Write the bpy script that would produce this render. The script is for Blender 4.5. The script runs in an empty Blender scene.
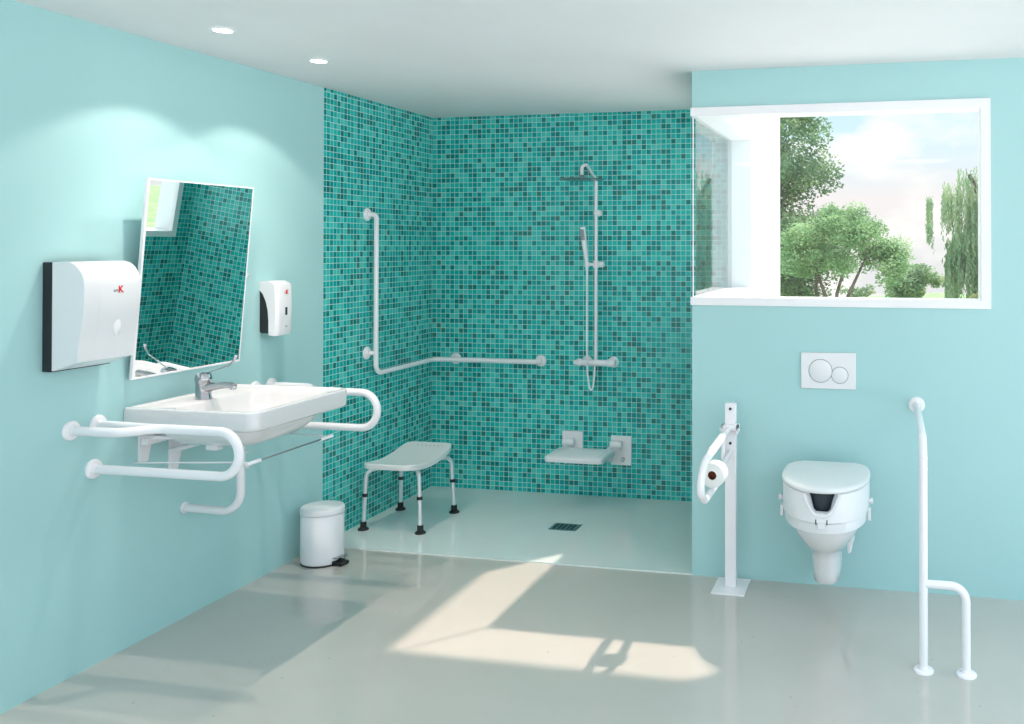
import bpy, bmesh, math, random
from mathutils import Vector, Matrix
PI = math.pi
scn = bpy.context.scene
COL = scn.collection
V = Vector
FILL_E = 2.2  # glow strength of the added fill discs

# ------------------------------------------------------------------ room measures
ZC = 2.377      # ceiling
YT = 4.2        # toilet wall / start of shower
YB = 5.383      # back wall of shower
XA = 1.97       # side wall of shower
XR = 5.1        # right end of the room, left open for daylight
Y0 = -0.9       # open end behind the viewer
TILE = ZC / 76.6

# ------------------------------------------------------------------ materials
def mat(name, color, rough=0.5, metal=0.0, spec=0.5, coat=0.0, emit=None, estr=0.0):
    m = bpy.data.materials.new(name); m.use_nodes = True
    b = m.node_tree.nodes['Principled BSDF']
    b.inputs['Base Color'].default_value = (*color, 1)
    b.inputs['Roughness'].default_value = rough
    b.inputs['Metallic'].default_value = metal
    b.inputs['Specular IOR Level'].default_value = spec
    b.inputs['Coat Weight'].default_value = coat
    if emit:
        b.inputs['Emission Color'].default_value = (*emit, 1)
        b.inputs['Emission Strength'].default_value = estr
    return m

def add_noise_variation(m, scale, c1, c2, lo=0.4, hi=0.6, detail=4, bump=0.0, bscale=None):
    nt = m.node_tree; b = nt.nodes['Principled BSDF']
    tc = nt.nodes.new('ShaderNodeTexCoord'); n = nt.nodes.new('ShaderNodeTexNoise')
    n.inputs['Scale'].default_value = scale; n.inputs['Detail'].default_value = detail
    r = nt.nodes.new('ShaderNodeValToRGB')
    r.color_ramp.elements[0].position = lo; r.color_ramp.elements[0].color = (*c1, 1)
    r.color_ramp.elements[1].position = hi; r.color_ramp.elements[1].color = (*c2, 1)
    nt.links.new(tc.outputs['Object'], n.inputs['Vector'])
    nt.links.new(n.outputs['Fac'], r.inputs['Fac'])
    nt.links.new(r.outputs['Color'], b.inputs['Base Color'])
    if bump:
        n2 = nt.nodes.new('ShaderNodeTexNoise'); n2.inputs['Scale'].default_value = bscale or scale * 4
        bp = nt.nodes.new('ShaderNodeBump'); bp.inputs['Strength'].default_value = bump
        bp.inputs['Distance'].default_value = 0.002
        nt.links.new(tc.outputs['Object'], n2.inputs['Vector'])
        nt.links.new(n2.outputs['Fac'], bp.inputs['Height'])
        nt.links.new(bp.outputs['Normal'], b.inputs['Normal'])
    return m

PAINT = mat('teal_wall_paint', (0.50, 0.76, 0.74), 0.45)
add_noise_variation(PAINT, 1.5, (0.415, 0.685, 0.690), (0.425, 0.695, 0.700), bump=0.03, bscale=180)
CEIL = mat('ceiling_paint', (0.80, 0.80, 0.79), 0.7)
add_noise_variation(CEIL, 2, (0.82, 0.81, 0.815), (0.84, 0.83, 0.835))
WHITE = mat('white_powder_coat', (0.93, 0.91, 0.94), 0.28, coat=0.3)
PLASTIC = mat('white_plastic', (0.85, 0.85, 0.87), 0.32, coat=0.25)
CERAMIC = mat('white_ceramic', (0.80, 0.79, 0.80), 0.12, coat=0.6)
SEATGREY = mat('pale_grey_plastic', (0.84, 0.85, 0.85), 0.35, coat=0.2)
BLACK = mat('black_plastic', (0.012, 0.014, 0.018), 0.35)
RUBBER = mat('black_rubber', (0.015, 0.015, 0.017), 0.6)
CHROME = mat('chrome', (0.45, 0.46, 0.48), 0.10, metal=1.0)
ALU = mat('polished_aluminium', (0.80, 0.81, 0.83), 0.3, metal=0.55)
STEEL = mat('dark_steel', (0.28, 0.30, 0.32), 0.25, metal=0.9)
GREYLINE = mat('grey_joint', (0.30, 0.33, 0.36), 0.4)
SCREW = mat('dark_screw', (0.05, 0.06, 0.08), 0.4, metal=0.5)
RED = mat('red_print', (0.75, 0.02, 0.03), 0.5)
PRINT = mat('grey_print', (0.16, 0.17, 0.18), 0.5)
PAPER = mat('tissue_paper', (0.88, 0.88, 0.86), 0.9)
CARD = mat('brown_cardboard', (0.16, 0.04, 0.012), 0.8)
LAVENDER = mat('lever_cap', (0.78, 0.62, 0.70), 0.35)
DARKHOLE = mat('dark_interior', (0.02, 0.035, 0.045), 0.4)
WINFRAME = mat('white_window_frame', (0.93, 0.92, 0.94), 0.3)
STUCCO = mat('white_stucco', (0.93, 0.92, 0.90), 0.8)
add_noise_variation(STUCCO, 20, (0.92, 0.91, 0.89), (0.94, 0.93, 0.91), bump=0.2, bscale=90)
LAMP = mat('lamp_lens', (1, 1, 1), 0.4, emit=(1, 0.97, 0.92), estr=30)
FILL_DISC = mat('fill_glow', (1, 1, 1), .5, emit=(1, .965, .99), estr=FILL_E)  # glow of the added fill discs
MIRROR = mat('mirror_glass', (0.93, 0.97, 0.96), 0.0, metal=1.0)
BARK = mat('bark', (0.10, 0.07, 0.05), 0.9)
add_noise_variation(BARK, 6, (0.07, 0.05, 0.035), (0.16, 0.12, 0.09), bump=0.5)

# floor: poured resin with faint mottling and tiny specks
def floor_mat(name, ca, cb, rough):
    m = mat(name, ca, rough, spec=0.8)
    nt = m.node_tree; b = nt.nodes['Principled BSDF']
    tc = nt.nodes.new('ShaderNodeTexCoord')
    n = nt.nodes.new('ShaderNodeTexNoise'); n.inputs['Scale'].default_value = 2.2; n.inputs['Detail'].default_value = 8; n.inputs['Roughness'].default_value = .6
    r = nt.nodes.new('ShaderNodeValToRGB')
    r.color_ramp.elements[0].position = .3; r.color_ramp.elements[0].color = (*ca, 1)
    r.color_ramp.elements[1].position = .7; r.color_ramp.elements[1].color = (*cb, 1)
    v = nt.nodes.new('ShaderNodeTexVoronoi'); v.inputs['Scale'].default_value = 9
    r2 = nt.nodes.new('ShaderNodeValToRGB')
    r2.color_ramp.elements[0].position = .025; r2.color_ramp.elements[0].color = (.72, .72, .72, 1)
    r2.color_ramp.elements[1].position = .05; r2.color_ramp.elements[1].color = (1, 1, 1, 1)
    mx = nt.nodes.new('ShaderNodeMix'); mx.data_type = 'RGBA'; mx.blend_type = 'MULTIPLY'; mx.inputs[0].default_value = 1
    nt.links.new(tc.outputs['Object'], n.inputs['Vector']); nt.links.new(tc.outputs['Object'], v.inputs['Vector'])
    nt.links.new(n.outputs['Fac'], r.inputs['Fac']); nt.links.new(v.outputs['Distance'], r2.inputs['Fac'])
    nt.links.new(r.outputs['Color'], mx.inputs[6]); nt.links.new(r2.outputs['Color'], mx.inputs[7])
    nt.links.new(mx.outputs[2], b.inputs['Base Color'])
    n2 = nt.nodes.new('ShaderNodeTexNoise'); n2.inputs['Scale'].default_value = 3.0
    mr = nt.nodes.new('ShaderNodeMapRange'); mr.inputs[3].default_value = rough - .03; mr.inputs[4].default_value = rough + .05
    nt.links.new(tc.outputs['Object'], n2.inputs['Vector']); nt.links.new(n2.outputs['Fac'], mr.inputs[0]); nt.links.new(mr.outputs[0], b.inputs['Roughness'])
    return m
FLOOR = floor_mat('resin_floor', (0.53, 0.505, 0.46), (0.565, 0.54, 0.495), 0.085)
TRAY = floor_mat('shower_floor', (0.72, 0.80, 0.78), (0.76, 0.83, 0.81), 0.08)

def mosaic(name, axis):
    """glass mosaic; axis = the horizontal world axis ('X' or 'Y') the tiles run along"""
    m = mat(name, (0.02, 0.4, 0.35), 0.2, spec=0.32)
    nt = m.node_tree; b = nt.nodes['Principled BSDF']; L = nt.links.new
    tc = nt.nodes.new('ShaderNodeTexCoord'); sp = nt.nodes.new('ShaderNodeSeparateXYZ')
    geo = nt.nodes.new('ShaderNodeNewGeometry')
    L(geo.outputs['Position'], sp.inputs[0])
    cells = []; fr = []
    for src, off in ((axis, 0.0), ('Z', 0.0)):
        d = nt.nodes.new('ShaderNodeMath'); d.operation = 'DIVIDE'; d.inputs[1].default_value = TILE
        L(sp.outputs[src], d.inputs[0])
        f = nt.nodes.new('ShaderNodeMath'); f.operation = 'FLOOR'; L(d.outputs[0], f.inputs[0])
        g = nt.nodes.new('ShaderNodeMath'); g.operation = 'FRACT'; L(d.outputs[0], g.inputs[0])
        cells.append(f); fr.append(g)
    cb = nt.nodes.new('ShaderNodeCombineXYZ'); L(cells[0].outputs[0], cb.inputs[0]); L(cells[1].outputs[0], cb.inputs[1])
    cb.inputs[2].default_value = 3.0 if axis == 'X' else 11.0
    wn = nt.nodes.new('ShaderNodeTexWhiteNoise'); L(cb.outputs[0], wn.inputs['Vector'])
    r = nt.nodes.new('ShaderNodeValToRGB'); r.color_ramp.interpolation = 'CONSTANT'
    cols = [(0.0, (0.020, 0.53, 0.48)), (.18, (0.060, 0.60, 0.55)), (.34, (0.004, 0.43, 0.40)), (.48, (0.010, 0.48, 0.46)), (.60, (0.002, 0.33, 0.315)),
            (.74, (0.085, 0.60, 0.54)), (.79, (0.003, 0.28, 0.265)), (.90, (0.003, 0.215, 0.20)), (.97, (0.020, 0.22, 0.185))]
    e = r.color_ramp.elements
    e[0].position = 0; e[0].color = (*cols[0][1], 1); e[1].position = cols[1][0]; e[1].color = (*cols[1][1], 1)
    for p, c in cols[2:]:
        q = e.new(p); q.color = (*c, 1)
    L(wn.outputs['Value'], r.inputs['Fac'])
    # grout mask
    ms = []
    for g in fr:
        s = nt.nodes.new('ShaderNodeMath'); s.operation = 'SUBTRACT'; s.inputs[1].default_value = .5; L(g.outputs[0], s.inputs[0])
        a = nt.nodes.new('ShaderNodeMath'); a.operation = 'ABSOLUTE'; L(s.outputs[0], a.inputs[0])
        ms.append(a)
    mx = nt.nodes.new('ShaderNodeMath'); mx.operation = 'MAXIMUM'; L(ms[0].outputs[0], mx.inputs[0]); L(ms[1].outputs[0], mx.inputs[1])
    gt = nt.nodes.new('ShaderNodeMath'); gt.operation = 'GREATER_THAN'; gt.inputs[1].default_value = .456; L(mx.outputs[0], gt.inputs[0])
    mix = nt.nodes.new('ShaderNodeMix'); mix.data_type = 'RGBA'
    L(gt.outputs[0], mix.inputs[0]); L(r.outputs['Color'], mix.inputs[6]); mix.inputs[7].default_value = (0.55, 0.78, 0.76, 1)
    L(mix.outputs[2], b.inputs['Base Color'])
    ro = nt.nodes.new('ShaderNodeMapRange'); ro.inputs[3].default_value = .18; ro.inputs[4].default_value = .7
    L(gt.outputs[0], ro.inputs[0]); L(ro.outputs[0], b.inputs['Roughness'])
    # slight random tilt of every tile
    wn2 = nt.nodes.new('ShaderNodeTexWhiteNoise'); L(cb.outputs[0], wn2.inputs['Vector'])
    sb = nt.nodes.new('ShaderNodeVectorMath'); sb.operation = 'SUBTRACT'; sb.inputs[1].default_value = (.5, .5, .5); L(wn2.outputs['Color'], sb.inputs[0])
    sc = nt.nodes.new('ShaderNodeVectorMath'); sc.operation = 'SCALE'; sc.inputs['Scale'].default_value = .05; L(sb.outputs[0], sc.inputs[0])
    ad = nt.nodes.new('ShaderNodeVectorMath'); ad.operation = 'ADD'; L(geo.outputs['Normal'], ad.inputs[0]); L(sc.outputs[0], ad.inputs[1])
    nm = nt.nodes.new('ShaderNodeVectorMath'); nm.operation = 'NORMALIZE'; L(ad.outputs[0], nm.inputs[0]); L(nm.outputs[0], b.inputs['Normal'])
    return m
MOSX = mosaic('mosaic_tiles_back', 'X')
MOSY = mosaic('mosaic_tiles_side', 'Y')

def glass_mat():
    m = bpy.data.materials.new('window_glass'); m.use_nodes = True; nt = m.node_tree; nt.nodes.clear()
    o = nt.nodes.new('ShaderNodeOutputMaterial'); t = nt.nodes.new('ShaderNodeBsdfTransparent'); g = nt.nodes.new('ShaderNodeBsdfGlossy')
    t.inputs[0].default_value = (.97, .985, .98, 1); g.inputs['Roughness'].default_value = 0.0
    lw = nt.nodes.new('ShaderNodeLayerWeight'); lw.inputs[0].default_value = .5
    pw = nt.nodes.new('ShaderNodeMath'); pw.operation = 'POWER'; pw.inputs[1].default_value = 5; nt.links.new(lw.outputs['Facing'], pw.inputs[0])
    f = nt.nodes.new('ShaderNodeMath'); f.operation = 'MULTIPLY_ADD'; f.inputs[1].default_value = .95; f.inputs[2].default_value = .03; nt.links.new(pw.outputs[0], f.inputs[0])
    mx = nt.nodes.new('ShaderNodeMixShader')
    nt.links.new(f.outputs[0], mx.inputs[0]); nt.links.new(t.outputs[0], mx.inputs[1]); nt.links.new(g.outputs[0], mx.inputs[2]); nt.links.new(mx.outputs[0], o.inputs[0])
    return m
GLASS = glass_mat()

def leaf_mat(name, c1, c2, c3):
    m = bpy.data.materials.new(name); m.use_nodes = True; nt = m.node_tree
    b = nt.nodes['Principled BSDF']; b.inputs['Roughness'].default_value = .55
    geo = nt.nodes.new('ShaderNodeNewGeometry'); n = nt.nodes.new('ShaderNodeTexNoise'); n.inputs['Scale'].default_value = 2.2; n.inputs['Detail'].default_value = 6
    r = nt.nodes.new('ShaderNodeValToRGB')
    r.color_ramp.elements[0].position = .35; r.color_ramp.elements[0].color = (*c1, 1)
    r.color_ramp.elements[1].position = .65; r.color_ramp.elements[1].color = (*c3, 1)
    q = r.color_ramp.elements.new(.5); q.color = (*c2, 1)
    nt.links.new(geo.outputs['Position'], n.inputs['Vector']); nt.links.new(n.outputs['Fac'], r.inputs['Fac'])
    nt.links.new(r.outputs['Color'], b.inputs['Base Color'])
    tl = nt.nodes.new('ShaderNodeBsdfTranslucent'); nt.links.new(r.outputs['Color'], tl.inputs[0])
    mx = nt.nodes.new('ShaderNodeMixShader'); mx.inputs[0].default_value = .45
    o = nt.nodes['Material Output']
    nt.links.new(b.outputs[0], mx.inputs[1]); nt.links.new(tl.outputs[0], mx.inputs[2]); nt.links.new(mx.outputs[0], o.inputs[0])
    return m
LEAF_DARK = leaf_mat('dark_leaves', (0.09, 0.17, 0.08), (0.17, 0.28, 0.13), (0.36, 0.46, 0.22))
LEAF_MID = leaf_mat('fresh_leaves', (0.15, 0.28, 0.11), (0.27, 0.42, 0.19), (0.42, 0.55, 0.28))
LEAF_WIL = leaf_mat('willow_leaves', (0.18, 0.29, 0.15), (0.28, 0.40, 0.21), (0.42, 0.50, 0.29))
LEAF_YEL = leaf_mat('yellowish_leaves', (0.30, 0.36, 0.12), (0.42, 0.44, 0.18), (0.55, 0.48, 0.2))
GRASS = mat('grass_ground', (0.2, 0.3, 0.12), 0.9)
add_noise_variation(GRASS, 3, (0.14, 0.24, 0.08), (0.26, 0.36, 0.14), bump=0.5)

# ------------------------------------------------------------------ object helpers
def wloc(o):
    p = V((0, 0, 0))
    while o: p = p + o.location; o = o.parent
    return p

def obj(name, bm, m, parent=None, loc=None, bev=0.0, smooth=True, seg=2, ang=40):
    """bm is in world coordinates; becomes ONE mesh object, child of parent if given"""
    me = bpy.data.meshes.new(name)
    org = wloc(parent) if parent else V(loc or (0, 0, 0))
    bmesh.ops.recalc_face_normals(bm, faces=bm.faces)
    for v in bm.verts: v.co -= org
    bm.to_mesh(me); bm.free()
    o = bpy.data.objects.new(name, me); COL.objects.link(o)
    me.materials.append(m)
    if parent: o.parent = parent
    else: o.location = org
    if smooth:
        me.polygons.foreach_set('use_smooth', [True] * len(me.polygons))
        if not bev: me.set_sharp_from_angle(angle=math.radians(ang))
    if bev:
        md = o.modifiers.new('bevel', 'BEVEL'); md.width = bev; md.segments = seg; md.limit_method = 'ANGLE'; md.angle_limit = math.radians(35)
        md.harden_normals = False
        me.set_sharp_from_angle(angle=math.radians(80))
    return o

def thing(name, label, cat, loc=(0, 0, 0), group=None):
    o = bpy.data.objects.new(name, None); COL.objects.link(o); o.location = loc
    o.empty_display_size = .05
    o['label'] = label; o['category'] = cat
    if group: o['group'] = group
    return o

def tag(o, label, cat, group=None):
    o['label'] = label; o['category'] = cat
    if group: o['group'] = group
    return o

def struct(name, bm, m, parent=None, **k):
    o = obj(name, bm, m, parent, **k)
    if not parent: o['kind'] = 'structure'
    return o

def add_box(bm, lo, hi):
    x0, y0, z0 = lo; x1, y1, z1 = hi
    vs = [bm.verts.new(p) for p in ((x0, y0, z0), (x1, y0, z0), (x1, y1, z0), (x0, y1, z0), (x0, y0, z1), (x1, y0, z1), (x1, y1, z1), (x0, y1, z1))]
    for f in ((0, 3, 2, 1), (4, 5, 6, 7), (0, 1, 5, 4), (1, 2, 6, 5), (2, 3, 7, 6), (3, 0, 4, 7)):
        bm.faces.new([vs[i] for i in f])
    return bm
def box(lo, hi): return add_box(bmesh.new(), lo, hi)

def add_prism(bm, pts, vec):
    """closed polygon pts (3D) extruded by vec"""
    a = [bm.verts.new(p) for p in pts]; b = [bm.verts.new(V(p) + V(vec)) for p in pts]
    bm.faces.new(a); bm.faces.new(b[::-1])
    n = len(pts)
    for i in range(n): bm.faces.new((a[i], a[(i + 1) % n], b[(i + 1) % n], b[i]))
    return bm

def fillet(pts, rad, n=8):
    pts = [V(p) for p in pts]; out = [pts[0]]
    rads = rad if isinstance(rad, (list, tuple)) else [rad] * (len(pts) - 2)
    for i in range(1, len(pts) - 1):
        p, a, b = pts[i], pts[i - 1], pts[i + 1]
        u = (a - p).normalized(); w = (b - p).normalized()
        ang = u.angle(w)
        if ang > PI - .02 or rads[i - 1] <= 0: out.append(p); continue
        t = rads[i - 1] / math.tan(ang / 2)
        t = min(t, (a - p).length * .499, (b - p).length * .499)
        r = t * math.tan(ang / 2)
        c = p + (u + w).normalized() * (r / math.sin(ang / 2))
        s = p + u * t - c; e = p + w * t - c
        sw = PI - ang; ax = s.cross(e).normalized()
        for k in range(n + 1):
            out.append(c + Matrix.Rotation(sw * k / n, 3, ax) @ s)
    out.append(pts[-1])
    return out

def add_tube(bm, pts, r, seg=16, rad=0.0, n=8, radii=None, squash=None):
    P = fillet(pts, rad, n) if rad else [V(p) for p in pts]
    Q = [P[0]]
    for p in P[1:]:
        if (p - Q[-1]).length > 1e-5: Q.append(p)
    P = Q
    T = []
    for i in range(len(P)):
        if i == 0: t = P[1] - P[0]
        elif i == len(P) - 1: t = P[-1] - P[-2]
        else: t = (P[i + 1] - P[i]).normalized() + (P[i] - P[i - 1]).normalized()
        T.append(t.normalized())
    ref = V((0, 0, 1)) if abs(T[0].z) < .9 else V((1, 0, 0))
    N = (ref - T[0] * ref.dot(T[0])).normalized()
    rings = []
    for i, p in enumerate(P):
        if i:
            N = (N - T[i] * N.dot(T[i])).normalized()
        B = T[i].cross(N)
        rr = radii[i] if radii else r
        ring = []
        for k in range(seg):
            a = 2 * PI * k / seg
            ring.append(bm.verts.new(p + N * math.cos(a) * rr * (squash or 1) + B * math.sin(a) * rr))
        rings.append(ring)
    for a, b in zip(rings, rings[1:]):
        for k in range(seg): bm.faces.new((a[k], a[(k + 1) % seg], b[(k + 1) % seg], b[k]))
    bm.faces.new(rings[0][::-1]); bm.faces.new(rings[-1])
    return bm
def tube(pts, r, **k): return add_tube(bmesh.new(), pts, r, **k)

def add_lathe(bm, prof, base, axis=(0, 0, 1), seg=32, sx=1.0, sy=1.0):
    """prof: (radius, height) pairs along axis from base"""
    ax = V(axis).normalized(); base = V(base)
    ref = V((1, 0, 0)) if abs(ax.x) < .9 else V((0, 1, 0))
    N = (ref - ax * ref.dot(ax)).normalized(); B = ax.cross(N)
    rings = []
    for r, h in prof:
        if r < 1e-6: rings.append([bm.verts.new(base + ax * h)])
        else: rings.append([bm.verts.new(base + ax * h + N * math.cos(2 * PI * k / seg) * r * sx + B * math.sin(2 * PI * k / seg) * r * sy) for k in range(seg)])
    for a, b in zip(rings, rings[1:]):
        if len(a) == 1 and len(b) == 1: continue
        for k in range(seg):
            k2 = (k + 1) % seg
            if len(a) == 1: bm.faces.new((a[0], b[k2], b[k]))
            elif len(b) == 1: bm.faces.new((a[k], a[k2], b[0]))
            else: bm.faces.new((a[k], a[k2], b[k2], b[k]))
    if len(rings[0]) > 1: bm.faces.new(rings[0][::-1])
    if len(rings[-1]) > 1: bm.faces.new(rings[-1])
    return bm
def lathe(*a, **k): return add_lathe(bmesh.new(), *a, **k)

def loft(rings, cap=True, close=True, bm=None):
    bm = bm or bmesh.new(); R = [[bm.verts.new(p) for p in r] for r in rings]
    n = len(R[0])
    for a, b in zip(R, R[1:]):
        for k in range(n if close else n - 1): bm.faces.new((a[k], a[(k + 1) % n], b[(k + 1) % n], b[k]))
    if cap: bm.faces.new(R[0][::-1]); bm.faces.new(R[-1])
    return bm

def flange(c, axis, parent, name='wall_flange', r=.036, d=.012):
    """round rosette on wall or floor: c on the wall surface, axis outwards"""
    return obj(name, lathe([(r, 0), (r, d * .45), (r - .004, d * .85), (r - .010, d), (.020, d), (.0185, d + .008)], c, axis, seg=32), WHITE, parent)

def text_mesh(txt, size, mtx, m, parent, name, bold=0.0, ext=.0006):
    cu = bpy.data.curves.new('t', 'FONT'); cu.body = txt; cu.size = size; cu.extrude = ext; cu.offset = bold; cu.align_x = 'CENTER'; cu.align_y = 'CENTER'
    o = bpy.data.objects.new('t', cu); COL.objects.link(o)
    dg = bpy.context.evaluated_depsgraph_get(); me = bpy.data.meshes.new_from_object(o.evaluated_get(dg))
    bpy.data.objects.remove(o); me.transform(mtx); me.materials.clear()
    bm = bmesh.new(); bm.from_mesh(me); bpy.data.meshes.remove(me)
    return obj(name, bm, m, parent, smooth=False)

# ================================================================== THE SETTING
WT = .12
struct('floor', box((-WT, Y0, -.12), (XR + WT, YT, 0)), FLOOR, smooth=False)
struct('floor_shower', box((-WT, YT, -.12), (XA, YB + WT, .006)), TRAY, smooth=False)
# ceiling with the two lamp holes left closed (lamps sit under it)
bm = box((-WT, Y0, ZC), (XR + WT, YT + WT, ZC + .06)); add_box(bm, (-WT, YT + WT, ZC), (XA + WT, YB + WT, ZC + .06))
struct('ceiling', bm, CEIL, smooth=False)
struct('wall_left', box((-WT, Y0, 0), (0, YT + .028, ZC)), PAINT, smooth=False)
struct('wall_shower_left', box((-WT, YT + .028, 0), (0, YB + WT, ZC)), MOSY, smooth=False)
struct('wall_back', box((0, YB, 0), (XA + .02, YB + WT, ZC)), MOSX, smooth=False)
WZ0, WZ1 = 1.271, 2.203       # window outer frame
WX1 = 3.32
SY1 = 5.27                    # far end of the side window
# toilet wall with opening, its outer skin is stucco
bm = box((XA + .1, YT, 0), (XR + WT, YT + WT, WZ0)); add_box(bm, (XA + .0, YT, 0), (XA + .1, YT + WT, WZ0))
add_box(bm, (XA, YT, WZ1), (XR + WT, YT + WT, ZC)); add_box(bm, (WX1, YT, WZ0), (XR + WT, YT + WT, WZ1))
struct('wall_front', bm, PAINT, smooth=False)
bm = box((XA, YT + WT, 0), (XA + WT, YB, WZ0)); add_box(bm, (XA, YT + WT, WZ1), (XA + WT, YB, ZC)); add_box(bm, (XA, SY1, WZ0), (XA + WT, YB, WZ1))
struct('wall_shower_right', bm, MOSY, smooth=False)
# front window
fw = bmesh.new(); P_ = .010
add_box(fw, (XA - .006, YT - P_, WZ0), (WX1, YT + WT + .01, WZ0 + .038))
add_box(fw, (XA - .006, YT - P_, WZ1 - .040), (WX1, YT + WT + .01, WZ1))
add_box(fw, (WX1 - .042, YT - P_, WZ0 + .038), (WX1, YT + WT + .01, WZ1 - .040))
add_box(fw, (XA + .002, YT + .0, WZ0 + .038), (XA + .008, YT + .006, WZ1 - .040))
w1 = struct('window_1', fw, WINFRAME, bev=.0015)
obj('pane', box((XA + .010, YT + .014, WZ0 + .03), (WX1 - .035, YT + .018, WZ1 - .03)), GLASS, w1, smooth=False)
fw = bmesh.new()
add_box(fw, (XA - .010, YT + WT + .01, WZ0), (XA + WT + .01, SY1, WZ0 + .038))
add_box(fw, (XA - .010, YT + WT + .01, WZ1 - .040), (XA + WT + .01, SY1, WZ1))
add_box(fw, (XA - .010, SY1 - .042, WZ0 + .038), (XA + WT + .01, SY1, WZ1 - .040))
w2 = struct('window_2', fw, WINFRAME, bev=.0015)
obj('pane', box((XA + .012, YT + .020, WZ0 + .03), (XA + .016, SY1 - .035, WZ1 - .03)), GLASS, w2, smooth=False)
# roof slab with overhang above the windows, the white wing of the house outside
bm = bmesh.new()
pts = [(-.3, Y0 - .2), (5.3, Y0 - .2), (5.3, 5.2), (3.50, 5.2), (3.50, 4.90), (3.63, 4.72), (3.44, 4.575), (2.28, 4.575), (2.28, 5.9), (-.3, 5.9)]  # right-hand step of the edge is unseen, shaped to cut the sun patch
add_prism(bm, [(x, y, 2.45) for x, y in pts], (0, 0, .14))
struct('trim_roof', bm, STUCCO, smooth=False)
bm = box((-WT, Y0, ZC + .06), (XR + WT, YT + WT, 2.45)); add_box(bm, (-WT, YT + WT, ZC + .06), (XA + WT, YB + WT, 2.45))
struct('trim_roof_edge', bm, STUCCO, smooth=False)
bm = box((XA + .02, YB, -.8), (XA + WT + .02, 6.56, 3.3)); add_box(bm, (XA + WT, YT + WT, -.8), (XA + WT + .02, YB, WZ0)); add_box(bm, (XA + WT, YT + WT, WZ1), (XA + WT + .02, YB, 2.45)); add_box(bm, (XA + WT, SY1, WZ0), (XA + WT + .02, YB, WZ1))
struct('wall_outside', bm, STUCCO, smooth=False)
# pale ground slabs added to bounce sunlight into the room through its open sides
bm = box((XR + WT, -9, -.14), (28, YT, -.02)); add_box(bm, (-6, -9, -.14), (XR + WT, Y0, -.02)); add_box(bm, (XA + WT + .02, YT + WT, -.14), (28, 13, -.02))
struct('floor_bounce_slab', bm, mat('pale_bounce', (.78, .77, .74), .8), smooth=False)
# ground outside
bm = bmesh.new()
vs = [bm.verts.new((3 + 34 * math.cos(2 * PI * k / 64), 20 + 34 * math.sin(2 * PI * k / 64), -1.1 - .2 * (k % 3))) for k in range(64)]
c = bm.verts.new((3, 20, -.8))
for k in range(64): bm.faces.new((vs[k], vs[(k + 1) % 64], c))
gr = obj('floor_garden', bm, GRASS); gr['kind'] = 'structure'

# ================================================================== LAMPS
for (x, y, lab) in ((.396, 3.01, 'round white recessed ceiling spotlight, the one nearer the viewer above the washbasin'),
                    (.40, 3.60, 'round white recessed ceiling spotlight, the farther one close to the mosaic wall')):
    t = thing('ceiling_spotlight', lab, 'ceiling light', (x, y, ZC), 'recessed spotlights in the ceiling')
    obj('trim_ring', lathe([(.046, 0), (.046, .003), (.040, .006), (.034, .006), (.034, .0)], (x, y, ZC), (0, 0, -1)), WHITE, t)
    obj('lamp_lens', lathe([(.033, 0), (.033, .0035), (.03, .005), (0, .006)], (x, y, ZC), (0, 0, -1)), LAMP, t)
    l = bpy.data.lights.new('spot_light', 'SPOT'); l.energy = 17; l.spot_size = math.radians(116); l.spot_blend = .25; l.shadow_soft_size = .018; l.color = (1, .86, .77)
    lo = bpy.data.objects.new('spot_light', l); COL.objects.link(lo); lo.location = (x, y, ZC - .012)
    l2 = bpy.data.lights.new('spot_beam', 'SPOT'); l2.energy = 25; l2.spot_size = math.radians(98); l2.spot_blend = 1.0; l2.shadow_soft_size = .018; l2.color = (1, .88, .79)
    lo = bpy.data.objects.new('spot_beam', l2); COL.objects.link(lo); lo.location = (x, y, ZC - .013)

for (x, y) in ((4.75, 1.9), (.62, 1.0), (4.75, 1.1), (.62, .2), (4.35, .2), (1.6, -.5), (3.2, -.5)):  # unseen glowing discs added to brighten the room
    t = thing('added_fill_disc', 'unseen round glowing disc added under the ceiling as fill light', 'ceiling light', (x, y, ZC), 'added fill light discs out of view')
    obj('rim', lathe([(.26, 0), (.26, .02), (.25, .022), (.25, .0)], (x, y, ZC), (0, 0, -1), seg=48), WHITE, t)
    obj('glow_disc', lathe([(.249, 0), (.249, .016), (0, .018)], (x, y, ZC), (0, 0, -1), seg=48), FILL_DISC, t)

# ================================================================== PAPER TOWEL DISPENSER (left wall)
dy0, dy1, dz0, dz1 = 2.62, 2.862, 1.112, 1.494
t = thing('paper_towel_dispenser', 'white paper towel dispenser with black back plate on the wall left of the mirror', 'dispenser', (0, dy0, dz0))
obj('back_plate', box((.0, dy0, dz0 - .0), (.042, dy1, dz1)), BLACK, t, bev=.003)
prof = [(.038, dz1), (.10, dz1 + .002)]
for k in range(1, 11):
    a = PI / 2 * k / 10
    prof.append((.10 + .075 * math.sin(a), dz1 - .085 + .087 * math.cos(a)))
prof += [(.175, 1.36), (.168, 1.30), (.158, 1.25), (.150, 1.20), (.147, 1.16), (.145, 1.148), (.038, dz0 + .002)]
def side_ring(y, s):
    cx_, cz_ = .1, 1.31
    return [(cx_ + (x - cx_) * s if x > .05 else x, y, cz_ + (z - cz_) * (1 - (1 - s) * .4)) for x, z in prof]
bm = loft([side_ring(dy0 + .001, .985), side_ring(dy0 + .006, 1.0), side_ring(dy0 + .062, 1.0), side_ring(dy0 + .066, .985), side_ring(dy0 + .070, 1.0),
           side_ring(dy1 - .006, 1.0), side_ring(dy1, .985)])
cov = obj('cover', bm, PLASTIC, t, ang=50)
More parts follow.
